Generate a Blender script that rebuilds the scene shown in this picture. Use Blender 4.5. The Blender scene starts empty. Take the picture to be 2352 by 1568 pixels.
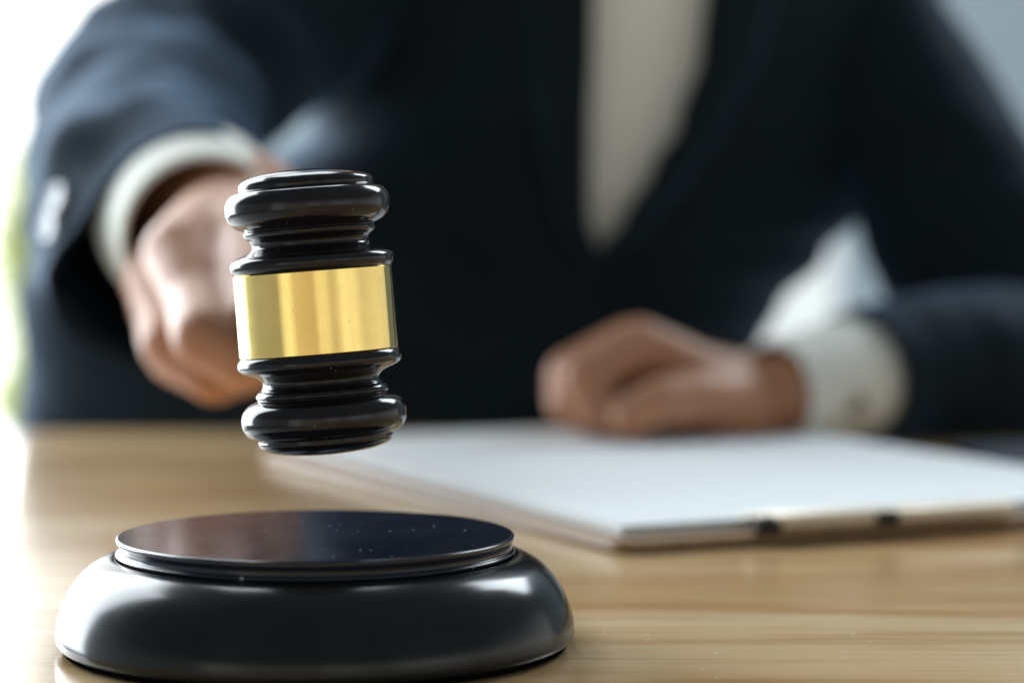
import bpy, bmesh, math, random
from mathutils import Vector, Matrix, noise
random.seed(7)
S = bpy.context.scene
COL = S.collection
R = math.radians

# ------------------------------------------------------------------ camera
HT = 0.096                       # lens height above the table top (table top is z = 0)
PITCH = math.atan((784 - 495) / 5553.0)
cam_d = bpy.data.cameras.new('camera')
cam = bpy.data.objects.new('camera', cam_d)
COL.objects.link(cam)
cam.location = (0, 0, HT)
cam.rotation_euler = (R(90) - PITCH, 0, 0)
cam_d.lens = 85.0
cam_d.sensor_width = 36.0
cam_d.clip_start = 0.01
cam_d.clip_end = 100
cam_d.dof.use_dof = True
cam_d.dof.focus_distance = 0.530
cam_d.dof.aperture_fstop = 6.7
S.camera = cam

# ------------------------------------------------------------------ world: a dim room behind the camera
world = bpy.data.worlds.new('World')
S.world = world
world.use_nodes = True
nt = world.node_tree
for n in list(nt.nodes):
    nt.nodes.remove(n)
wo = nt.nodes.new('ShaderNodeOutputWorld')
bg = nt.nodes.new('ShaderNodeBackground')
tc = nt.nodes.new('ShaderNodeTexCoord')
sep = nt.nodes.new('ShaderNodeSeparateXYZ')
nt.links.new(tc.outputs['Generated'], sep.inputs[0])
def wmath(op, a, b=None, c=None):
    m = nt.nodes.new('ShaderNodeMath'); m.operation = op
    for i, v in enumerate((a, b, c)):
        if v is None: continue
        if isinstance(v, (int, float)): m.inputs[i].default_value = v
        else: nt.links.new(v, m.inputs[i])
    return m.outputs[0]
# azimuth measured from -Y (behind the camera), positive to +X, in turns, shifted to 0..1
az = wmath('ARCTAN2', sep.outputs['X'], wmath('MULTIPLY', sep.outputs['Y'], -1.0))
az01 = wmath('MULTIPLY_ADD', az, 1 / (2 * math.pi), 0.5)
ramp = nt.nodes.new('ShaderNodeValToRGB')
nt.links.new(az01, ramp.inputs[0])
cr = ramp.color_ramp
AZ = [(-180, (.50, .56, .62)), (-110, (.55, .62, .66)), (-92, (.34, .37, .40)), (-48, (.30, .30, .29)), (-42, (.85, .85, .78)),
      (-32, (.95, .95, .86)), (-26, (.60, .54, .46)), (4, (.52, .43, .34)), (10, (.80, .76, .70)), (22, (.78, .74, .68)),
      (27, (.56, .52, .46)), (36, (.60, .56, .50)), (42, (.92, .92, .90)), (66, (.88, .86, .84)), (76, (.62, .60, .57)),
      (100, (.72, .70, .68)), (130, (.62, .64, .64)), (180, (.50, .56, .62))]
while len(cr.elements) < len(AZ):
    cr.elements.new(0.5)
for e, (a, c) in zip(cr.elements, AZ):
    e.position = a / 360 + .5
for e, (a, c) in zip(cr.elements, AZ):
    e.color = (*c, 1)
elev = nt.nodes.new('ShaderNodeMapRange')
elev.interpolation_type = 'SMOOTHSTEP'
nt.links.new(sep.outputs['Z'], elev.inputs['Value'])
elev.inputs['From Min'].default_value = .05
elev.inputs['From Max'].default_value = .32
elev.inputs['To Min'].default_value = 1.0
elev.inputs['To Max'].default_value = .27
mx = nt.nodes.new('ShaderNodeMix'); mx.data_type = 'RGBA'
mx.inputs[6].default_value = (.42, .56, .66, 1)
nt.links.new(ramp.outputs[0], mx.inputs[7])
nt.links.new(elev.outputs[0], mx.inputs[0])
nt.links.new(mx.outputs[2], bg.inputs['Color'])
nt.links.new(wmath('MULTIPLY', elev.outputs[0], 1.15), bg.inputs['Strength'])
nt.links.new(bg.outputs[0], wo.inputs['Surface'])

def area_light(name, loc, target, sx, sy, power, color):
    d = bpy.data.lights.new(name, 'AREA')
    d.shape = 'RECTANGLE'; d.size = sx; d.size_y = sy; d.energy = power; d.color = color
    o = bpy.data.objects.new(name, d); COL.objects.link(o)
    o.location = loc
    o.rotation_euler = (Vector(target) - Vector(loc)).to_track_quat('-Z', 'Y').to_euler()
    return o
# daylight from the tall window wall on the left and a smaller one at the back right
area_light('window_light', (-1.85, 2.55, 1.0), (0, 1.9, .55), 2.2, 2.8, 195, (.86, .94, 1.0))
area_light('side_window_light', (1.25, 2.3, 1.5), (0, .5, .05), .75, .9, 22, (.85, .93, 1.0))

area_light('high_back_fill', (-.35, 2.7, 2.5), (-.05, .6, .1), 1.3, 1.3, 30, (.90, .96, 1.0))  # added lamp high behind the man, brightens gavel top and paper

S.view_settings.view_transform = 'Standard'
S.view_settings.look = 'None'
S.view_settings.exposure = .22
S.view_settings.gamma = 1
S.render.engine = 'CYCLES'

# ------------------------------------------------------------------ helpers
F = 5553.0
CP, SP = math.cos(PITCH), math.sin(PITCH)
def at(px, py, d):
    """point at image coordinates of a 2352 x 1568 photograph and depth d (m)"""
    u = (px - 1176) / F * d
    v = (784 - py) / F * d
    return Vector((u, d * CP + v * SP, HT - d * SP + v * CP))
def on_table(px, py, z=0.0):
    a = at(px, py, 1.0) - Vector((0, 0, HT))
    t = (z - HT) / a.z
    return Vector((a.x * t, a.y * t, z))

def link(name, me, mat, parent=None, smooth=True):
    if smooth:
        for p in me.polygons: p.use_smooth = True
    o = bpy.data.objects.new(name, me)
    COL.objects.link(o)
    if mat: me.materials.append(mat)
    if parent: o.parent = parent
    return o
def obj(name, bm, mat, parent=None, smooth=True):
    bmesh.ops.recalc_face_normals(bm, faces=bm.faces)
    me = bpy.data.meshes.new(name); bm.to_mesh(me); bm.free()
    return link(name, me, mat, parent, smooth)
def tag(o, label, cat, group=None):
    o['label'] = label; o['category'] = cat
    if group: o['group'] = group
    return o
def struct(o):
    o['kind'] = 'structure'; return o
def thing(name, loc, label, cat):
    o = bpy.data.objects.new(name, None); COL.objects.link(o); o.location = loc
    return tag(o, label, cat)
def reparent(o, parent):
    """child whose mesh is in world space keeps its place under a moved parent"""
    o.parent = parent
    bpy.context.view_layer.update()
    o.matrix_parent_inverse = parent.matrix_world.inverted()
    return o

def lathe(profile, seg=160, subdiv=1):
    bm = bmesh.new(); rings = []
    for r, z in profile:
        if r < 1e-6:
            rings.append([bm.verts.new((0, 0, z))])
        else:
            rings.append([bm.verts.new((r * math.cos(2 * math.pi * k / seg), r * math.sin(2 * math.pi * k / seg), z)) for k in range(seg)])
    for a, b in zip(rings, rings[1:]):
        for k in range(seg):
            k2 = (k + 1) % seg
            if len(a) == 1: bm.faces.new((a[0], b[k], b[k2]))
            elif len(b) == 1: bm.faces.new((a[k], a[k2], b[0]))
            else: bm.faces.new((a[k], a[k2], b[k2], b[k]))
    return bm
def catmull(pts, n=6):
    """interpolate tuples smoothly"""
    out = []
    P = [pts[0]] + list(pts) + [pts[-1]]
    for i in range(1, len(P) - 2):
        for k in range(n):
            t = k / n
            out.append(tuple(.5 * ((2 * b) + (-a + c) * t + (2 * a - 5 * b + 4 * c - d) * t * t + (-a + 3 * b - 3 * c + d) * t ** 3)
                             for a, b, c, d in zip(P[i - 1], P[i], P[i + 1], P[i + 2])))
    out.append(tuple(pts[-1]))
    return out
def frame_of(t, ref=Vector((0, 0, 1))):
    t = t.normalized()
    if abs(t.dot(ref)) > .95: ref = Vector((1, 0, 0))
    u = ref.cross(t).normalized()
    return u, t.cross(u)
def capsule(bm, p0, r0, p1, r1, seg=20, nr=6):
    p0, p1 = Vector(p0), Vector(p1)
    ax = (p1 - p0)
    if ax.length < 1e-6: ax = Vector((0, 0, 1e-5))
    t = ax.normalized(); u, w = frame_of(t)
    prof = []
    for k in range(nr + 1):
        a = -math.pi / 2 + k / nr * math.pi / 2
        prof.append((p0 + t * (r0 * math.sin(a)), r0 * math.cos(a)))
    for k in range(nr + 1):
        a = k / nr * math.pi / 2
        prof.append((p1 + t * (r1 * math.sin(a)), r1 * math.cos(a)))
    rings = []
    for c, r in prof:
        if r < 1e-5: rings.append([bm.verts.new(c)])
        else: rings.append([bm.verts.new(c + u * (r * math.cos(2 * math.pi * k / seg)) + w * (r * math.sin(2 * math.pi * k / seg))) for k in range(seg)])
    for a, b in zip(rings, rings[1:]):
        for k in range(seg):
            k2 = (k + 1) % seg
            if len(a) == 1: bm.faces.new((a[0], b[k2], b[k]))
            elif len(b) == 1: bm.faces.new((a[k], a[k2], b[0]))
            else: bm.faces.new((a[k], a[k2], b[k2], b[k]))
def chain(bm, pts):
    for (p0, r0), (p1, r1) in zip(pts, pts[1:]):
        capsule(bm, p0, r0, p1, r1)
def ellipsoid(bm, c, rx, ry, rz, rot=None):
    m = Matrix.Translation(c) @ (rot.to_4x4() if rot else Matrix.Identity(4)) @ Matrix.Diagonal((rx, ry, rz, 1))
    bmesh.ops.create_uvsphere(bm, u_segments=28, v_segments=18, radius=1, matrix=m)
def remeshed(bm, voxel, smooth_it, name):
    bmesh.ops.recalc_face_normals(bm, faces=bm.faces)
    me = bpy.data.meshes.new('tmp'); bm.to_mesh(me); bm.free()
    o = bpy.data.objects.new('tmp', me); COL.objects.link(o)
    m = o.modifiers.new('r', 'REMESH'); m.mode = 'VOXEL'; m.voxel_size = voxel; m.adaptivity = 0
    s = o.modifiers.new('s', 'SMOOTH'); s.factor = .5; s.iterations = smooth_it
    dg = bpy.context.evaluated_depsgraph_get(); dg.update()
    out = bpy.data.meshes.new_from_object(o.evaluated_get(dg)); out.name = name
    bpy.data.objects.remove(o); bpy.data.meshes.remove(me)
    return out
def box_bm(bm, c, u, v, w):
    """box from centre and three half-axis vectors"""
    c, u, v, w = map(Vector, (c, u, v, w))
    vs = [bm.verts.new(c + u * a + v * b + w * d) for a in (-1, 1) for b in (-1, 1) for d in (-1, 1)]
    for f in ((0, 1, 3, 2), (4, 6, 7, 5), (0, 4, 5, 1), (2, 3, 7, 6), (0, 2, 6, 4), (1, 5, 7, 3)):
        bm.faces.new([vs[i] for i in f])
def bevelled(o, width, seg=3):
    m = o.modifiers.new('bevel', 'BEVEL'); m.width = width; m.segments = seg; m.limit_method = 'ANGLE'
    return o

# ------------------------------------------------------------------ materials
def mat(name, base=(.5, .5, .5), rough=.5, metal=0, **kw):
    m = bpy.data.materials.new(name); m.use_nodes = True
    b = m.node_tree.nodes['Principled BSDF']
    b.inputs['Base Color'].default_value = (*base, 1)
    b.inputs['Roughness'].default_value = rough
    b.inputs['Metallic'].default_value = metal
    for k, v in kw.items():
        b.inputs[k.replace('_', ' ')].default_value = v
    return m
def nodes(m): return m.node_tree.nodes, m.node_tree.links, m.node_tree.nodes['Principled BSDF']
def N(m, kind, **kw):
    n = m.node_tree.nodes.new(kind)
    for k, v in kw.items(): setattr(n, k, v)
    return n
def coords(m, scale=(1, 1, 1), rot=(0, 0, 0)):
    t = N(m, 'ShaderNodeTexCoord'); mp = N(m, 'ShaderNodeMapping')
    mp.inputs['Scale'].default_value = scale; mp.inputs['Rotation'].default_value = rot
    m.node_tree.links.new(t.outputs['Object'], mp.inputs[0]); return mp.outputs[0]
def noise_tex(m, vec, scale, detail=4, rough=.5, dist=0):
    n = N(m, 'ShaderNodeTexNoise'); n.inputs['Scale'].default_value = scale; n.inputs['Detail'].default_value = detail
    n.inputs['Roughness'].default_value = rough; n.inputs['Distortion'].default_value = dist
    m.node_tree.links.new(vec, n.inputs['Vector']); return n.outputs['Fac']
def ramp_of(m, fac, stops):
    r = N(m, 'ShaderNodeValToRGB'); m.node_tree.links.new(fac, r.inputs[0])
    while len(r.color_ramp.elements) < len(stops): r.color_ramp.elements.new(.5)
    for e, (p, c) in zip(r.color_ramp.elements, stops): e.position = p
    for e, (p, c) in zip(r.color_ramp.elements, stops): e.color = (*c, 1) if not isinstance(c, float) else (c, c, c, 1)
    return r.outputs[0]
def mixc(m, fac, a, b, mode='MIX'):
    x = N(m, 'ShaderNodeMix', data_type='RGBA', blend_type=mode)
    L = m.node_tree.links
    for i, v in ((0, fac), (6, a), (7, b)):
        if isinstance(v, (int, float)): x.inputs[i].default_value = v
        elif isinstance(v, tuple): x.inputs[i].default_value = (*v, 1)
        else: L.new(v, x.inputs[i])
    return x.outputs[2]
def bump(m, h, strength, dist, into=None):
    b = N(m, 'ShaderNodeBump'); b.inputs['Strength'].default_value = strength; b.inputs['Distance'].default_value = dist
    m.node_tree.links.new(h, b.inputs['Height'])
    m.node_tree.links.new(b.outputs[0], nodes(m)[2].inputs['Normal']); return b
def dust(m, vec, scale, size, keep):
    """small pale flecks: distance to voronoi points, only some of the cells"""
    L = m.node_tree.links
    v = N(m, 'ShaderNodeTexVoronoi'); v.inputs['Scale'].default_value = scale; L.new(vec, v.inputs['Vector'])
    a = N(m, 'ShaderNodeMath', operation='LESS_THAN'); L.new(v.outputs['Distance'], a.inputs[0])
    s = N(m, 'ShaderNodeSeparateColor'); L.new(v.outputs['Color'], s.inputs[0])
    mm = N(m, 'ShaderNodeMath', operation='MULTIPLY'); L.new(s.outputs[1], mm.inputs[0]); mm.inputs[1].default_value = size
    L.new(mm.outputs[0], a.inputs[1])
    k = N(m, 'ShaderNodeMath', operation='GREATER_THAN'); L.new(s.outputs[0], k.inputs[0]); k.inputs[1].default_value = 1 - keep
    o = N(m, 'ShaderNodeMath', operation='MULTIPLY'); L.new(a.outputs[0], o.inputs[0]); L.new(k.outputs[0], o.inputs[1])
    return o.outputs[0]

# table: varnished pale veneer, grain running left to right
M_table = mat('varnished_veneer', rough=.3)
ns, L, B = nodes(M_table)
v1 = coords(M_table, (5, 60, 60), (0, 0, R(-3)))
v2 = coords(M_table, (2.2, 13, 10), (0, 0, R(-3)))
v3 = coords(M_table, (18, 420, 100), (0, 0, R(-3)))
fine = noise_tex(M_table, v1, 1.0, 6, .6, .4)
broad = noise_tex(M_table, v2, 1.6, 3, .55, 1.0)
pores = noise_tex(M_table, v3, 1.0, 3, .6)
c1 = ramp_of(M_table, broad, [(.32, (.52, .305, .14)), (.48, (.62, .42, .215)), (.66, (.68, .51, .30))])
c2 = ramp_of(M_table, fine, [(.36, (.84, .77, .70)), (.5, (1, 1, 1)), (.75, (1.0, 1.0, 1.0))])
c3 = ramp_of(M_table, pores, [(.38, (.88, .83, .78)), (.50, (1, 1, 1))])
cc = mixc(M_table, 1.0, mixc(M_table, 1.0, c1, c2, 'MULTIPLY'), c3, 'MULTIPLY')
vd = coords(M_table, (1, 1, 1))
fleck = dust(M_table, vd, 420, .16, .10)
cc = mixc(M_table, fleck, cc, (.9, .9, .88))
L.new(cc, B.inputs['Base Color'])
L.new(ramp_of(M_table, pores, [(.3, .20), (.7, .12)]), B.inputs['Roughness'])
bump(M_table, pores, .10, .0004)
B.inputs['Coat Weight'].default_value = .0
B.inputs['Specular IOR Level'].default_value = .45

# black lacquered wood
def lacquer(name, rough, tint=(.010, .011, .013), dusty=None):
    m = mat(name, tint, rough)
    ns, L, B = nodes(m)
    v = coords(m)
    n = noise_tex(m, v, 90, 4)
    L.new(ramp_of(m, n, [(.3, rough * .85), (.7, rough * 1.2)]), B.inputs['Roughness'])
    big = noise_tex(m, coords(m, (60, 900, 60)), 1, 2)
    bump(m, big, .010, .0002)
    if dusty:
        a = dust(m, v, dusty[0], dusty[1], dusty[2])
        fib = noise_tex(m, coords(m, (120, 2600, 300), (0, 0, R(8))), 1, 2)
        patch = noise_tex(m, v, 60, 2)
        f2 = N(m, 'ShaderNodeMath', operation='MULTIPLY')
        L.new(ramp_of(m, fib, [(.68, 0.0), (.74, 1.0)]), f2.inputs[0]); L.new(ramp_of(m, patch, [(.60, 0.0), (.66, .55)]), f2.inputs[1])
        s = N(m, 'ShaderNodeMath', operation='MAXIMUM'); L.new(a, s.inputs[0]); L.new(f2.outputs[0], s.inputs[1])
        L.new(mixc(m, s.outputs[0], tint, (.42, .46, .52)), B.inputs['Base Color'])
    return m
M_gavel = lacquer('gavel_lacquer', .13, (.008, .007, .008), (900, .14, .05))
M_block = lacquer('block_lacquer', .18, (.005, .0075, .009))
M_disc = lacquer('disc_lacquer', .16, (.010, .014, .026), (420, .16, .30))
for m_ in (M_gavel, M_block): nodes(m_)[2].inputs['Specular IOR Level'].default_value = .38
M_foot_shade = mat('foot_shade', (.004, .005, .006), .9, Specular_IOR_Level=0.0)  # near-black: the shade under the block's rim, put into the colour

# brushed brass
M_brass = mat('polished_brass', (.90, .68, .27), .12, 1.0)
ns, L, B = nodes(M_brass)
t = N(M_brass, 'ShaderNodeTexCoord'); sx = N(M_brass, 'ShaderNodeSeparateXYZ'); L.new(t.outputs['Object'], sx.inputs[0])
an = N(M_brass, 'ShaderNodeMath', operation='ARCTAN2'); L.new(sx.outputs['X'], an.inputs[0]); L.new(sx.outputs['Y'], an.inputs[1])
cb = N(M_brass, 'ShaderNodeCombineXYZ')
ma = N(M_brass, 'ShaderNodeMath', operation='MULTIPLY'); L.new(an.outputs[0], ma.inputs[0]); ma.inputs[1].default_value = 5.0
mz = N(M_brass, 'ShaderNodeMath', operation='MULTIPLY'); L.new(sx.outputs['Z'], mz.inputs[0]); mz.inputs[1].default_value = 6.0
L.new(ma.outputs[0], cb.inputs[0]); L.new(mz.outputs[0], cb.inputs[1])
st = noise_tex(M_brass, cb.outputs[0], 1.0, 4, .65)
v = coords(M_brass)
fl = dust(M_brass, v, 1500, .20, .16)
mott = noise_tex(M_brass, v, 260, 3)
base = mixc(M_brass, 1.0, (.93, .71, .25), ramp_of(M_brass, mott, [(.3, (.93, .92, .90)), (.7, (1, 1, 1))]), 'MULTIPLY')
L.new(mixc(M_brass, fl, base, (.42, .25, .10)), B.inputs['Base Color'])
L.new(ramp_of(M_brass, st, [(.3, .10), (.7, .20)]), B.inputs['Roughness'])
bump(M_brass, st, .10, .0004)

M_dark_wood = mat('handle_wood', (.012, .010, .011), .2)

# cloth
def cloth(name, base, rough=.85, sheen=0, weave=900, var=.25, sheen_tint=(1, 1, 1)):
    m = mat(name, base, rough)
    ns, L, B = nodes(m)
    v = coords(m)
    n = noise_tex(m, v, 14, 4)
    lo = tuple(c * (1 - var) for c in base); hi = tuple(min(1, c * (1 + var)) for c in base)
    L.new(ramp_of(m, n, [(.3, lo), (.7, hi)]), B.inputs['Base Color'])
    B.inputs['Sheen Weight'].default_value = sheen
    B.inputs['Sheen Roughness'].default_value = .45
    B.inputs['Sheen Tint'].default_value = (*sheen_tint, 1)
    B.inputs['Specular IOR Level'].default_value = .15
    bump(m, noise_tex(m, v, weave, 2), .25, .0004)
    return m
M_suit = cloth('navy_wool', (.0052, .0112, .0150), .8, .24, sheen_tint=(.30, .58, 1.0))
M_shirt = cloth('white_cotton', (.84, .85, .78), .8, 0, var=.03)
M_lining = mat('suit_lining', (.006, .010, .014), .6)

M_skin = mat('skin', (.52, .29, .19), .48)
ns, L, B = nodes(M_skin)
v = coords(M_skin)
L.new(ramp_of(M_skin, noise_tex(M_skin, v, 45, 4), [(.3, (.43, .185, .095)), (.7, (.54, .265, .145))]), B.inputs['Base Color'])
B.inputs['Subsurface Weight'].default_value = .15
B.inputs['Subsurface Radius'].default_value = (.012, .004, .002)
B.inputs['Subsurface Scale'].default_value = .5
bump(M_skin, noise_tex(M_skin, v, 350, 3), .2, .0006)

M_hair = mat('black_hair', (.01, .008, .007), .5)
M_button = mat('pearl_button', (.55, .58, .62), .22)
M_paper = mat('white_paper', (.78, .81, .81), .7)
M_paper_edge = M_paper
M_board = mat('clipboard_hardboard', (.30, .17, .085), .45)
ns, L, B = nodes(M_board)
L.new(ramp_of(M_board, noise_tex(M_board, coords(M_board), 300, 3), [(.3, (.24, .145, .07)), (.7, (.33, .205, .105))]), B.inputs['Base Color'])
M_chrome = mat('nickel_clip', (.78, .68, .52), .45, .35)
M_rubber = mat('black_rubber', (.02, .018, .015), .6)
M_blue = mat('navy_cover', (.014, .03, .055), .4)
M_wall = mat('grey_wall_paint', (.24, .29, .325), .9)
M_floor = mat('pale_floor', (.6, .6, .58), .35)
M_frame = mat('window_frame_paint', (.8, .8, .8), .5)
M_leaf = mat('yellow_green_leaf', (.45, .52, .06), .5)
ns, L, B = nodes(M_leaf)
L.new(ramp_of(M_leaf, noise_tex(M_leaf, coords(M_leaf), 6, 2), [(.3, (.55, .58, .26)), (.7, (.68, .70, .40))]), B.inputs['Base Color'])
tr = N(M_leaf, 'ShaderNodeBsdfTranslucent'); tr.inputs[0].default_value = (.60, .64, .34, 1)
ad = N(M_leaf, 'ShaderNodeMixShader'); ad.inputs[0].default_value = .4
L.new(B.outputs[0], ad.inputs[1]); L.new(tr.outputs[0], ad.inputs[2]); L.new(ad.outputs[0], ns['Material Output'].inputs[0])
M_stem = mat('plant_stem', (.2, .15, .06), .7)
M_pot = mat('clay_pot', (.45, .2, .12), .7)
def glow(name, c, s):
    m = bpy.data.materials.new(name); m.use_nodes = True
    nn, LL = m.node_tree.nodes, m.node_tree.links
    nn.remove(nn['Principled BSDF'])
    e = nn.new('ShaderNodeEmission'); e.inputs[0].default_value = (*c, 1); e.inputs[1].default_value = s
    LL.new(e.outputs[0], nn['Material Output'].inputs[0]); return m
M_day = glow('overexposed_daylight', (.97, 1.0, .99), 2.3)
M_day2 = glow('frosted_daylight', (.90, .98, .98), .84)

# ------------------------------------------------------------------ setting
bm = bmesh.new()
box_bm(bm, (0, 1.5, -.76), (4, 0, 0), (0, 3.5, 0), (0, 0, .01))
struct(obj('floor', bm, M_floor, smooth=False))

XW = (1925 - 1176) / F * 3.6
bm = bmesh.new()
box_bm(bm, ((XW + 3.5) / 2, 3.65, .8), ((3.5 - XW) / 2, 0, 0), (0, .05, 0), (0, 0, 1.55))
struct(obj('wall', bm, M_wall, smooth=False))

bm = bmesh.new()
box_bm(bm, (-.19, 3.65, .8), (.305, 0, 0), (0, .05, 0), (0, 0, 1.55))
struct(obj('wall', bm, M_wall, smooth=False))
win = thing('window', (-1.2, 3.6, -.75), 'bright floor-length window behind the man, blown out white by daylight', 'window')
def wpart(name, c, h, m):
    b = bmesh.new(); box_bm(b, c, (h[0], 0, 0), (0, h[1], 0), (0, 0, h[2]))
    return reparent(obj(name, b, m, smooth=False), win)
XM = -.50; XN = .12
wpart('pane', ((-3.2 + XM) / 2, 3.62, .8), ((XM + 3.2) / 2, .004, 1.5), M_day)
wpart('pane', ((XN + XW) / 2, 3.62, .8), ((XW - XN) / 2, .004, 1.5), M_day2)['label'] = 'dimmer frosted pane seen in the crook of the arm'
wpart('frame', (XM + .025, 3.60, .8), (.024, .03, 1.5), M_frame)

# potted plant by the window: yellow-green edge beside the sleeve
pl = thing('potted_plant', (-.35, 2.6, -.75), 'yellow-green leafy plant blurred by the window, half hidden behind the sleeve', 'plant')
bm = bmesh.new()
rnd = random.Random(3)
for k in range(3600):
    z = rnd.uniform(-.12, .16)
    w = .135 + .008 * math.sin(z * 37)
    if z < -.085: w = .155
    x = -.453 + rnd.uniform(-1, 1) * (w - .062); y = 2.6 + rnd.uniform(-.12, .12)
    c = Vector((x, y, z)); u = Vector((rnd.uniform(-1, 1), rnd.uniform(-1, 1), rnd.uniform(-1, 1))).normalized()
    q, s2 = frame_of(u); L_ = .026; W_ = .011
    vs = [bm.verts.new(c + d) for d in (u * L_, q * W_ + s2 * .003, -u * L_, -q * W_ + s2 * .003)]
    bm.faces.new(vs)
me = bpy.data.meshes.new('foliage'); bm.to_mesh(me); bm.free()
reparent(link('foliage', me, M_leaf, smooth=False), pl)
bm = bmesh.new(); capsule(bm, (-.455, 2.6, -.5), .012, (-.455, 2.6, .05), .006)
for k in range(9):
    a = k * 2.4; capsule(bm, (-.455, 2.6, -.2 + k * .025), .004, (-.455 + .05 * math.cos(a), 2.6 + .08 * math.sin(a), -.08 + k * .02), .002, 8, 3)
reparent(obj('stem', bm, M_stem), pl)
bm = lathe([(0, 0), (.11, 0), (.14, .25), (.15, .25), (.15, .28), (.135, .28), (.13, .24), (0, .24)], 48)
obj('pot', bm, M_pot, pl).location = (-.105, 0, 0)

# table
tab = thing('table', (.5, .4, -.75), 'pale varnished wooden table the sounding block stands on', 'table')
bm = bmesh.new()
dl = lambda y: -.1065 - .1950 * (y - .4968)
poly = [(dl(-.5), -.5), (1.25, -.5), (1.25, 1.085), (dl(1.076), 1.076)]
top = [bm.verts.new((x, y, 0)) for x, y in poly]; bot = [bm.verts.new((x, y, -.028)) for x, y in poly]
bm.faces.new(top); bm.faces.new(bot[::-1])
for i in range(4):
    j = (i + 1) % 4; bm.faces.new((top[i], bot[i], bot[j], top[j]))
reparent(bevelled(obj('tabletop', bm, M_table, smooth=False), .0015, 2), tab)
for lx, ly in ((.10, -.35), (1.15, -.35), (1.15, .98), (-.08, .98)):
    bm = bmesh.new(); box_bm(bm, (lx, ly, -.39), (.028, 0, 0), (0, .028, 0), (0, 0, .36))
    reparent(bevelled(obj('leg', bm, M_table, smooth=False), .003), tab)

# ------------------------------------------------------------------ sounding block
BX, BY = -.0438, .538
blk = thing('sounding_block', (BX, BY, 0), 'round black lacquered sounding block with raised disc, on the table below the gavel', 'sounding block')
prof = [(0, .0018), (.0560, .0018), (.0572, .0019), (.0577, .0027), (.0578, .0040), (.0576, .0060), (.0569, .0085), (.0559, .0111), (.0546, .0136), (.0528, .0160),
        (.0506, .0181), (.0483, .0195), (.0464, .0203), (.0452, .0206), (.0446, .0206), (.0442, .0203), (.0438, .0201), (0, .0201)]
prof = [(0, .0018), (.0562, .0018)] + [tuple(p) for p in catmull(prof[2:15], 4)] + [(.0436, .0201), (0, .0201)]
obj('base', lathe(prof, 220), M_block, blk)
dp = [(0, .0206), (.0434, .0206), (.0438, .0207), (.0443, .0210), (.0445, .0213), (.0443, .0216), (.0438, .0219), (.0437, .0223), (.0438, .0229), (.0441, .0236),
      (.0443, .0241), (.04435, .0246), (.0441, .02485), (.0437, .0250), (.0430, .0250), (.0400, .0250), (.02, .0250), (0, .0250)]
dp = [dp[0]] + catmull(dp[1:15], 4) + dp[15:]
obj('strike_disc', lathe(dp, 220), M_disc, blk)
obj('shaded_foot', lathe([(0, .0002), (.0558, .0002), (.0561, .0005), (.0561, .0018), (0, .0018)], 160), M_foot_shade, blk)  # recessed foot coloured as the shadowed underside

# ------------------------------------------------------------------ gavel
GD = .54
GC = at(725, 716, GD)
gav = thing('gavel', GC, 'black lacquered gavel with a wide brass band, held upright over the sounding block', 'gavel')
k_ = GD / F / 1.96 * .91875            # metres per measured pixel
half = [(386, 203), (399, 222), (403, 244), (397, 262), (384, 275), (360, 286), (330, 297), (305, 310), (290, 323), (286, 337), (290, 352), (297, 363), (301, 368),
        (311, 373), (320, 383), (325, 396), (323, 405), (318, 411), (325, 417), (345, 425), (368, 438), (388, 458), (401, 485), (405, 512), (402, 545), (391, 570), (374, 590),
        (352, 601), (334, 606), (330, 612), (331, 622), (329, 634), (322, 646), (305, 659), (270, 673), (210, 686), (110, 696), (0, 699)]
half = [half[0]] + catmull(half[1:-1], 4) + [half[-1]]
head_prof = [(r * k_, -s * k_) for r, s in reversed(half)] + [(379 * k_, -199 * k_), (379 * k_, 199 * k_)] + [(r * k_, s * k_) for r, s in half]
ga = Vector((-.0785, math.sin(R(1.3)), .997)).normalized()          # head axis
hdir = (at(592, 655, .82) - GC); hdir = (hdir - ga * hdir.dot(ga)).normalized()   # handle, square to the head
gy = ga.cross(hdir).normalized()
gm = Matrix((gy, hdir, ga)).transposed()
if gm.determinant() < 0: gm = Matrix((-gy, hdir, ga)).transposed()
gav.rotation_euler = gm.to_euler()
obj('head', lathe(head_prof, 200), M_gavel, gav)
bp = [(380 * k_, -199.5 * k_), (387 * k_, -199.5 * k_), (389 * k_, -198 * k_), (389 * k_, -196.5 * k_), (389 * k_, -194 * k_), (389 * k_, 0), (389 * k_, 194 * k_), (389 * k_, 196.5 * k_), (389 * k_, 198 * k_), (387 * k_, 199.5 * k_), (380 * k_, 199.5 * k_)]
b_ = obj('brass_band', lathe(bp, 200), M_brass, gav)
hp = [(.0075, .0), (.0075, .020), (.0095, .023), (.0095, .028), (.0070, .032), (.0062, .045), (.0066, .09), (.0080, .15), (.0092, .20), (.0098, .235), (.0085, .25),
      (.0088, .255), (.0098, .262), (.0085, .274), (.004, .281), (0, .283)]
hb = lathe([(0, 0)] + catmull(hp, 4), 48)
h_ = obj('handle', hb, M_gavel, gav); h_.rotation_euler = (R(-90), 0, 0)     # z -> +y of the gavel

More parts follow.
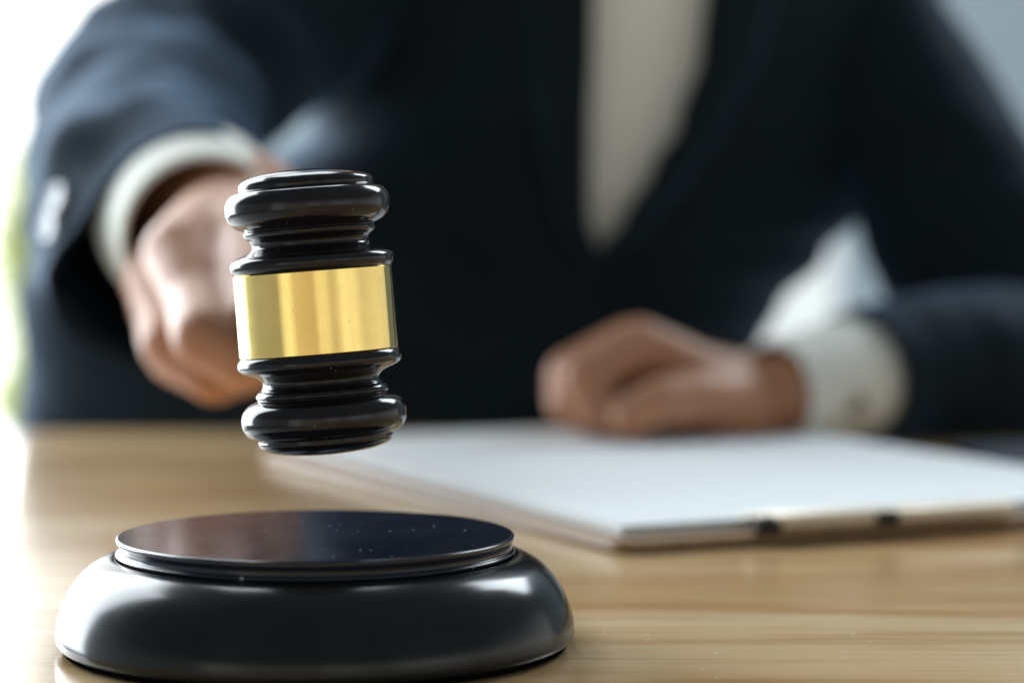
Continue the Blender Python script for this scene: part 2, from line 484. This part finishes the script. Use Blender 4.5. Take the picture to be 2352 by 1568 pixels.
# ------------------------------------------------------------------ clipboard, papers, clip
A = on_table(1430, 1277)
th = R(25.5)
eu = Vector((math.cos(th), math.sin(th), 0)); ev = Vector((-math.sin(th), math.cos(th), 0)); ez = Vector((0, 0, 1))
CW, CL = .218, .305
clipb = thing('clipboard', A, 'brown hardboard clipboard lying askew on the table beside the sounding block', 'clipboard')
def rounded_slab(bm, u0, u1, v0, v1, z0, z1, r, warp=None):
    pts = []
    for cx, cy, a0 in ((u1 - r, v0 + r, -90), (u1 - r, v1 - r, 0), (u0 + r, v1 - r, 90), (u0 + r, v0 + r, 180)):
        for k in range(7):
            a = R(a0 + k * 15); pts.append((cx + r * math.cos(a), cy + r * math.sin(a)))
    P = lambda p, z: A + eu * p[0] + ev * p[1] + ez * z
    t_ = [bm.verts.new(P(p, z1)) for p in pts]; b_ = [bm.verts.new(P(p, z0)) for p in pts]
    bm.faces.new(t_); bm.faces.new(b_[::-1])
    for i in range(len(pts)):
        j = (i + 1) % len(pts); bm.faces.new((t_[i], b_[i], b_[j], t_[j]))
bm = bmesh.new(); rounded_slab(bm, 0, CW, 0, CL, .0006, .0038, .008)
reparent(bevelled(obj('board', bm, M_board, smooth=False), .0006, 2), clipb)
# paper stack, one slightly curled sheet pile
def sheets(name, u0, u1, v0, v1, z0, thick, curl, rot, label, m=M_paper):
    b = bmesh.new(); nu, nv = 24, 32; grid = {}
    cu, cv = (u0 + u1) / 2, (v0 + v1) / 2; cr_, sr_ = math.cos(rot), math.sin(rot)
    for i in range(nu + 1):
        for j in range(nv + 1):
            a = u0 + (u1 - u0) * i / nu; c = v0 + (v1 - v0) * j / nv
            z = curl * ((j / nv) ** 3) + curl * .5 * (i / nu) ** 4
            du, dv = a - cu, c - cv
            a2, c2 = cu + du * cr_ - dv * sr_, cv + du * sr_ + dv * cr_
            for s_, zz in ((0, z0 + z), (1, z0 + z + thick)):
                grid[i, j, s_] = b.verts.new(A + eu * a2 + ev * c2 + ez * zz)
    for i in range(nu):
        for j in range(nv):
            b.faces.new((grid[i, j, 1], grid[i + 1, j, 1], grid[i + 1, j + 1, 1], grid[i, j + 1, 1]))
            b.faces.new((grid[i, j, 0], grid[i, j + 1, 0], grid[i + 1, j + 1, 0], grid[i + 1, j, 0]))
    for i in range(nu):
        for j in (0, nv):
            b.faces.new((grid[i, j, 0], grid[i + 1, j, 0], grid[i + 1, j, 1], grid[i, j, 1]))
    for j in range(nv):
        for i in (0, nu):
            b.faces.new((grid[i, j, 0], grid[i, j + 1, 0], grid[i, j + 1, 1], grid[i, j, 1]))
    o = obj(name, b, m, smooth=False); o.data.transform(Matrix.Translation(-A)); o.location = A
    return tag(o, label, 'paper')
sheets('paper_stack', .008, .212, .012, .300, .0040, .0028, .0010, R(-.6), 'stack of blank white sheets held on the brown clipboard')
# clip
bm = bmesh.new(); q = lambda a, b, z: A + eu * a + ev * b + ez * z
c0, c1_ = .049, .134
secs = [(.019, .0072), (.014, .0078), (.008, .0084), (.003, .0092), (-.001, .0092), (-.003, .0078), (-.0028, .0050), (.002, .0040)]
secs = catmull(secs, 3)
ra = [bm.verts.new(q(c0, b, z)) for b, z in secs]; rb = [bm.verts.new(q(c1_, b, z)) for b, z in secs]
for i in range(len(secs) - 1): bm.faces.new((ra[i], ra[i + 1], rb[i + 1], rb[i]))
cl = obj('clip', bm, M_chrome); sm = cl.modifiers.new('s', 'SOLIDIFY'); sm.thickness = .0009
reparent(cl, clipb)
for a, b0, z0, rr in ((.0462, -.0005, .0062, .0030), (.0850, -.0042, .0068, .0022)):
    bm = bmesh.new(); capsule(bm, q(a, b0, z0), rr, q(a + .0035, b0, z0), rr, 16, 4)
    reparent(obj('clip_spring', bm, M_rubber), cl)

# dark blue notebook at the right edge
nb = thing('notebook', on_table(2420, 1095), 'dark blue closed notebook at the right edge beyond the papers', 'notebook')
c = on_table(2400, 1085); bm = bmesh.new()
box_bm(bm, c + Vector((.03, .012, .0062)), Vector((.055, .012, 0)), Vector((-.006, .030, 0)), (0, 0, .0015))
box_bm(bm, c + Vector((.03, .012, .0012)), Vector((.055, .012, 0)), Vector((-.006, .030, 0)), (0, 0, .0010))
reparent(bevelled(obj('cover', bm, M_blue, smooth=False), .0006, 2), nb)
bm = bmesh.new()
box_bm(bm, c + Vector((.03, .012, .00345)), Vector((.053, .0115, 0)), Vector((-.0058, .029, 0)), (0, 0, .0012))
reparent(obj('pages', bm, M_paper, smooth=False), nb)

# ------------------------------------------------------------------ the man
man = thing('person', (.04, 1.27, -.75), 'man in navy suit and white shirt gripping the gavel, other hand resting on the table', 'person')
P = at
body = bmesh.new()
# torso, neck, head (mostly above the picture)
TC = P(1330, 300, 1.27); tx = TC.x
capsule(body, (tx - .03, 1.30, -.35), .08, (tx - .03, 1.29, .10), .08)
capsule(body, (tx - .02, 1.27, .10), .08, (tx - .05, 1.25, .27), .08)
capsule(body, (tx + .02, 1.27, .12), .08, (tx + .06, 1.26, .27), .08)
capsule(body, (tx - .07, 1.25, .31), .045, (tx + .12, 1.25, .31), .045)
capsule(body, (tx, 1.24, .33), .058, (tx, 1.20, .42), .050)
# right arm (image left)
shR = P(1000, -560, 1.20); elR = P(360, 270, 1.03); wrR = P(520, 470, .885)
chain(body, [(P(1120, -420, 1.23), .040), (P(900, -300, 1.19), .040), (P(640, -10, 1.14), .038), (P(440, 165, 1.07), .034), (P(345, 300, 1.0), .030), (P(400, 400, .95), .028), (P(480, 490, .90), .025)])
# left arm
shL = P(1950, -480, 1.24); elL = P(2400, 850, 1.12)
wrL = P(1815, 908, 1.0)
chain(body, [(P(1900, -440, 1.24), .042), (P(1940, -300, 1.23), .040), (P(1950, 0, 1.20), .034), (P(2160, 400, 1.16), .034), (P(2240, 570, 1.15), .032), (P(2345, 750, 1.13), .028), (P(2380, 845, 1.10), .024), (P(2250, 850, 1.07), .024), (P(2080, 845, 1.04), .023), (wrL, .0190)])
# right hand: fist on the handle
def fist(pts): chain(body, [(P(*p[:3]), p[3]) for p in pts])
fist([(500, 492, .892, .025), (560, 490, .865, .0225)])
fist([(560, 488, .870, .021), (480, 530, .830, .0150), (412, 585, .800, .0128)])      # back of hand to index knuckle
fist([(540, 505, .880, .021), (450, 565, .860, .0160), (362, 640, .846, .0128)])      # to middle knuckle
fist([(530, 515, .892, .021), (440, 620, .880, .0170), (372, 700, .868, .0120)])
fist([(530, 540, .900, .021), (450, 680, .895, .0170), (395, 750, .890, .0112)])
fist([(560, 500, .870, .024), (520, 600, .855, .0240), (500, 680, .860, .0200)])      # palm heel
fist([(412, 585, .800, .0125), (448, 690, .778, .0098), (468, 772, .758, .0105)])                            # index
fist([(468, 772, .758, .0103), (565, 835, .754, .0092), (640, 790, .778, .0080)])
fist([(362, 640, .846, .0124), (372, 720, .828, .0095), (388, 790, .812, .0102)])                              # middle
fist([(388, 790, .812, .0100), (490, 866, .802, .0092), (590, 820, .815, .0080)])
fist([(372, 700, .868, .0115), (400, 818, .835, .0096)])                              # ring
fist([(400, 818, .835, .0096), (500, 868, .828, .0090), (580, 840, .840, .0080)])
fist([(395, 750, .890, .0108), (410, 830, .860, .0088)])                              # little
fist([(410, 830, .860, .0088), (490, 868, .855, .0082), (570, 860, .860, .0072)])
fist([(595, 505, .860, .019), (560, 560, .818, .0150), (572, 640, .785, .0115), (600, 720, .762, .0098)])  # thumb along the handle
fist([(560, 560, .818, .0150), (500, 600, .825, .0145), (470, 600, .812, .0120)])      # web between thumb and index
fist([(560, 560, .818, .0165), (580, 690, .785, .0150)])
# left hand: loosely closed, resting on the table
fist([(1815, 908, 1.0, .0185), (1740, 912, 1.0, .0170)])
fist([(1740, 912, 1.0, .0165), (1600, 868, .985, .0140), (1468, 792, .975, .0112)])
fist([(1740, 912, 1.0, .0165), (1590, 868, 1.005, .0140), (1448, 795, 1.000, .0112)])
fist([(1740, 912, 1.01, .0165), (1580, 870, 1.025, .014), (1435, 812, 1.022, .0105)])
fist([(1740, 912, 1.02, .0160), (1580, 880, 1.040, .0135), (1430, 825, 1.040, .0105)])
for (x0, y0, d0), (x1, y1, d1), (x2, y2, d2), (x3, y3, d3) in (
        ((1468, 792, .975), (1340, 865, .958), (1370, 940, .955), (1430, 960, .960)),
        ((1448, 795, 1.00), (1308, 857, .985), (1310, 930, .975), (1380, 960, .980)),
        ((1435, 812, 1.022), (1305, 862, 1.010), (1300, 925, 1.000), (1360, 950, 1.005)),
        ((1430, 825, 1.040), (1320, 870, 1.035), (1320, 925, 1.028), (1370, 945, 1.030))):
    fist([(x0, y0, d0, .0112), (x1, y1, d1, .0096), (x2, y2, d2, .0085), (x3, y3, d3, .0078)])
fist([(1720, 928, .985, .0140), (1600, 915, .962, .0115), (1510, 925, .948, .0098), (1450, 955, .945, .0088)])
# legs, seated, under the table
for s_ in (-1, 1):
    capsule(body, (tx + s_ * .07, 1.32, -.30), .07, (tx + s_ * .10, .98, -.27), .05)
    capsule(body, (tx + s_ * .10, .98, -.27), .05, (tx + s_ * .11, 1.02, -.68), .035)
    capsule(body, (tx + s_ * .11, 1.02, -.70), .030, (tx + s_ * .115, .88, -.725), .022)
# head
HC = Vector((tx - .005, 1.17, .535))
ellipsoid(body, HC, .074, .092, .098)
capsule(body, HC + Vector((0, -.03, -.05)), .052, HC + Vector((0, -.052, -.095)), .028)
capsule(body, HC + Vector((0, -.090, .012)), .008, HC + Vector((0, -.110, -.024)), .012)
capsule(body, HC + Vector((-.014, -.092, -.058)), .006, HC + Vector((.014, -.092, -.058)), .006)
for s_ in (-1, 1):
    ellipsoid(body, HC + Vector((s_ * .076, .005, -.008)), .010, .018, .031)
    ellipsoid(body, HC + Vector((s_ * .030, -.082, .008)), .013, .008, .008)
bme = remeshed(body, .0020, 4, 'body')
bo = reparent(link('body', bme, M_skin), man)

trb = bmesh.new()
for s_ in (-1, 1):
    capsule(trb, (tx + s_ * .07, 1.32, -.30), .092, (tx + s_ * .10, .98, -.27), .068)
    capsule(trb, (tx + s_ * .10, .98, -.27), .068, (tx + s_ * .11, 1.02, -.64), .055)
reparent(link('trousers', remeshed(trb, .008, 3, 'trousers'), M_suit), bo)
for s_ in (-1, 1):
    shb = bmesh.new()
    capsule(shb, (tx + s_ * .11, 1.03, -.695), .040, (tx + s_ * .118, .86, -.712), .036)
    for v_ in shb.verts: v_.co.z = max(v_.co.z, -.745)
    reparent(obj('shoe', shb, M_rubber), bo)
hair = bmesh.new()
ellipsoid(hair, HC + Vector((0, .012, .026)), .080, .094, .090)
me = remeshed(hair, .006, 2, 'hair')
bm = bmesh.new(); bm.from_mesh(me)
for v_ in bm.verts:
    n_ = noise.noise(v_.co * 60) * .004; v_.co += (v_.co - HC).normalized() * n_
bmesh.ops.delete(bm, geom=[v_ for v_ in bm.verts if (v_.co.z < HC.z + .040 and v_.co.y < HC.y - .045) or v_.co.z < HC.z - .055], context='VERTS')
reparent(obj('hair', bm, M_hair), bo)

# cloth surfaces ---------------------------------------------------
def wrinkle(p, amp, s=(14, 14, 30)):
    return (noise.noise(Vector((p.x * s[0], p.y * s[1], p.z * s[2]))) + .5 * noise.noise(Vector((p.x * s[0] * 2.3 + 5, p.y * s[1] * 2.3, p.z * s[2] * 2.1)))) * amp
def tube(bm, pts, seg=56, n=8, amp=0, rim=None):
    path = catmull([(*P(a, b, d), r) for a, b, d, r in pts], n)
    rings = []
    u = None
    for i, (x, y, z, r) in enumerate(path):
        c = Vector((x, y, z))
        a = Vector(path[max(0, i - 1)][:3]); b = Vector(path[min(len(path) - 1, i + 1)][:3])
        t_ = (b - a).normalized()
        if u is None: u, w = frame_of(t_)
        else:
            u = (u - t_ * u.dot(t_)).normalized(); w = t_.cross(u)
        ring = []
        for k in range(seg):
            an_ = 2 * math.pi * k / seg
            d_ = u * math.cos(an_) + w * math.sin(an_)
            rr = r
            if rim:
                wgt = max(0.0, 1 - (len(path) - 1 - i) / 10.0); wgt = wgt * wgt * (3 - 2 * wgt)
                th_ = math.degrees(math.atan2(d_.z, d_.x)) % 360
                for (q0, f0), (q1, f1) in zip(rim, rim[1:]):
                    if q0 <= th_ <= q1: rr = r * (1 + wgt * (f0 + (f1 - f0) * (th_ - q0) / (q1 - q0) - 1))
            p = c + d_ * rr
            fall = min(1, (len(path) - 1 - i) / 8)
            p += d_ * wrinkle(p, amp * fall, (22, 26, 34))
            ring.append(bm.verts.new(p))
        rings.append(ring)
    for a, b in zip(rings, rings[1:]):
        for k in range(seg):
            k2 = (k + 1) % seg; bm.faces.new((a[k], a[k2], b[k2], b[k]))
    return rings
def ext(rows, py):
    for (y0, *a), (y1, *b) in zip(rows, rows[1:]):
        if y0 <= py <= y1:
            t_ = (py - y0) / (y1 - y0); t_ = t_ * t_ * (3 - 2 * t_) if True else t_
            return [m_ + (n_ - m_) * t_ for m_, n_ in zip(a, b)]
    return list(rows[-1][1:])
# per height (photo row): left edge, right edge, opening left, opening right, front depth, side depth
ROWS = [(-980, 1230, 1500, 1330, 1420, 1.20, 1.24), (-860, 1000, 1760, 1250, 1500, 1.16, 1.24), (-760, 720, 2010, 1260, 1540, 1.15, 1.25), (-560, 560, 2120, 1300, 1590, 1.135, 1.25), (-300, 640, 2090, 1350, 1625, 1.125, 1.25),
        (0, 740, 2030, 1356, 1622, 1.12, 1.25), (150, 735, 2000, 1354, 1608, 1.12, 1.25), (300, 715, 1990, 1347, 1560, 1.12, 1.25),
        (400, 600, 1985, 1345, 1500, 1.12, 1.25), (500, 300, 1960, 1345, 1440, 1.12, 1.25), (590, 110, 1885, 1368, 1374, 1.12, 1.25),
        (700, 78, 1790, 1370, 1371, 1.12, 1.25), (800, 74, 1740, 1370, 1371, 1.125, 1.25), (1000, 74, 1735, 1370, 1371, 1.13, 1.25), (1400, 200, 1780, 1370, 1371, 1.15, 1.27), (2600, 420, 1850, 1370, 1371, 1.18, 1.3)]
def torso(bm, grow, opening, y0, y1, step, amp):
    rings = []; seg = 96
    py = y0
    while py <= y1:
        l, r, ol, orr, fd, sd = ext(ROWS, py)
        xl = P(l, py, sd).x; xr = P(r, py, sd).x; z = P(1176, py, 1.2).z
        cx, hw = (xl + xr) / 2, (xr - xl) / 2 + grow
        hd = sd - fd + grow
        def xo(px): return P(px, py, fd + .01).x
        a0 = math.asin(max(-1, min(1, (xo(ol) - cx) / hw))); a1 = math.asin(max(-1, min(1, (xo(orr) - cx) / hw)))
        ring = []
        for k in range(seg + 1):
            if opening: a = a1 + (2 * math.pi - (a1 - a0)) * k / seg
            else: a = 2 * math.pi * k / seg
            sx_, cy_ = math.sin(a), math.cos(a)
            # superellipse-ish: flatter front
            p = Vector((cx + hw * sx_, sd - hd * math.copysign(abs(cy_) ** .55, cy_) * (1 if cy_ > 0 else .8), z))
            d_ = Vector((sx_, -cy_, 0))
            p += d_ * wrinkle(p, amp, (7, 7, 16))
            ring.append(bm.verts.new(p))
        rings.append(ring); py += step
    for a, b in zip(rings, rings[1:]):
        for k in range(seg): bm.faces.new((a[k], a[k + 1], b[k + 1], b[k]))
    if not opening: bmesh.ops.remove_doubles(bm, verts=bm.verts, dist=1e-5)
    return rings
jb = bmesh.new()
rg = torso(jb, 0.0, True, -980, 1800, 20, .007)
RS = [(1080, -620, 1.21, .070), (900, -330, 1.19, .062), (640, -10, 1.14, .054), (455, 150, 1.08, .0465), (342, 236, 1.045, .0472), (333, 310, 1.005, .0458), (336, 420, .95, .0445), (352, 505, .905, .0450), (385, 570, .868, .0420)]
RIM = [(0, 1.04), (39, 1.08), (72, 1.08), (98, .92), (124, .79), (150, .75), (168, .80), (193, 1.06), (214, 1.12), (235, 1.08), (260, 1.05), (316, 1.03), (360, 1.04)]
LS = [(1960, -560, 1.24, .070), (1960, -300, 1.23, .058), (1955, 0, 1.20, .045), (2050, 200, 1.18, .044), (2160, 400, 1.16, .046), (2235, 560, 1.15, .049), (2345, 750, 1.13, .047), (2390, 850, 1.10, .042), (2250, 850, 1.07, .037), (2090, 838, 1.045, .0312), (1968, 866, 1.022, .0285)]
rs_rings = [[v_.co.copy() for v_ in g_] for g_ in tube(jb, RS, amp=.006, rim=RIM)]; tube(jb, LS, amp=.003)
jk = obj('jacket', jb, M_suit)
so = jk.modifiers.new('s', 'SOLIDIFY'); so.thickness = .0022; so.offset = -1
reparent(jk, bo)
# lapels lie on the jacket front as folded strips
def lapel(side):
    b = bmesh.new(); prev = None
    for i in range(40):
        py = -560 + i * 29.2
        l, r, ol, orr, fd, sd = ext(ROWS, py)
        e = ol if side < 0 else orr
        t_ = i / 39
        w = 230 * (1 - t_) ** .6 * (1 if t_ > .12 else .6) + 6
        row = []
        for k in range(7):
            f = k / 6
            px = e + side * w * f
            xx = P(px, py, fd).x
            xl = P(l, py, sd).x; xr = P(r, py, sd).x; cx, hw = (xl + xr) / 2, (xr - xl) / 2
            s_ = max(-.99, min(.99, (xx - cx) / hw)); cy_ = math.sqrt(1 - s_ * s_) ** .55
            yy = sd - (sd - fd) * cy_ - .006 - .004 * math.sin(math.pi * f)
            row.append(b.verts.new((xx, yy, P(1176, py, 1.2).z)))
        if prev:
            for k in range(6): b.faces.new((prev[k], prev[k + 1], row[k + 1], row[k]))
        prev = row
    o = obj('lapel', b, M_suit); s_ = o.modifiers.new('s', 'SOLIDIFY'); s_.thickness = .002
    reparent(o, jk)
lapel(-1); lapel(1)
# sleeve buttons: three glossy buttons near the right cuff
def project(p):
    q_ = p - Vector((0, 0, HT)); dd = q_.y * CP - q_.z * SP
    return 1176 + q_.x / dd * F, 784 - (q_.y * SP + q_.z * CP) / dd * F, dd
for px, py in ((124, 462), (114, 530), (122, 596)):
    best = None
    for ri in range(len(rs_rings) - 12, len(rs_rings) - 1):
        cen = sum(rs_rings[ri], Vector()) / len(rs_rings[ri])
        for p_ in rs_rings[ri]:
            a_, b__, dd = project(p_)
            e_ = math.hypot(a_ - px, b__ - py)
            if best is None or e_ < best[0]: best = (e_, p_, (p_ - cen).normalized())
    nrm = (best[2] + Vector((-.1, -.45, .05))).normalized(); c = best[1] + best[2] * .0012
    u, w = frame_of(nrm)
    b = lathe([(0, -.0014), (.0050, -.0014), (.0058, -.0004), (.0058, .0008), (.0050, .0016), (.0038, .0010), (0, .0007)], 32)
    o = obj('button', b, M_button)
    o.matrix_world = Matrix.Translation(c) @ Matrix((u, w, nrm)).transposed().to_4x4()
    reparent(o, jk)

# shirt: body, collar and the two cuffs
sb = bmesh.new()
torso(sb, -.007, False, -960, 1600, 30, .002)
sh = reparent(obj('shirt', sb, M_shirt), bo)
def cuff(pts, amp=0.0006):
    b = bmesh.new(); tube(b, pts, amp=amp, n=6)
    o = obj('cuff', b, M_shirt); s_ = o.modifiers.new('s', 'SOLIDIFY'); s_.thickness = .0022
    bv = o.modifiers.new('b', 'BEVEL'); bv.width = .0006; bv.limit_method = 'ANGLE'
    return reparent(o, sh)
cuff([(405, 450, .935, .029), (425, 485, .905, .0335), (445, 508, .876, .0345), (474, 548, .848, .0300)])
cl_ = cuff([(2110, 836, 1.055, .026), (1985, 862, 1.03, .0262), (1880, 884, 1.008, .0245), (1778, 902, .990, .0218)])
b = lathe([(0, 0), (.0045, 0), (.0050, .0006), (.0042, .0014), (0, .0010)], 24)
o = obj('cuff_button', b, mat('horn_button', (.25, .2, .15), .4)); c = P(1960, 925, .988); nrm = Vector((.1, -.97, .2)).normalized(); u, w = frame_of(nrm)
o.matrix_world = Matrix.Translation(c) @ Matrix((u, w, nrm)).transposed().to_4x4(); reparent(o, cl_)
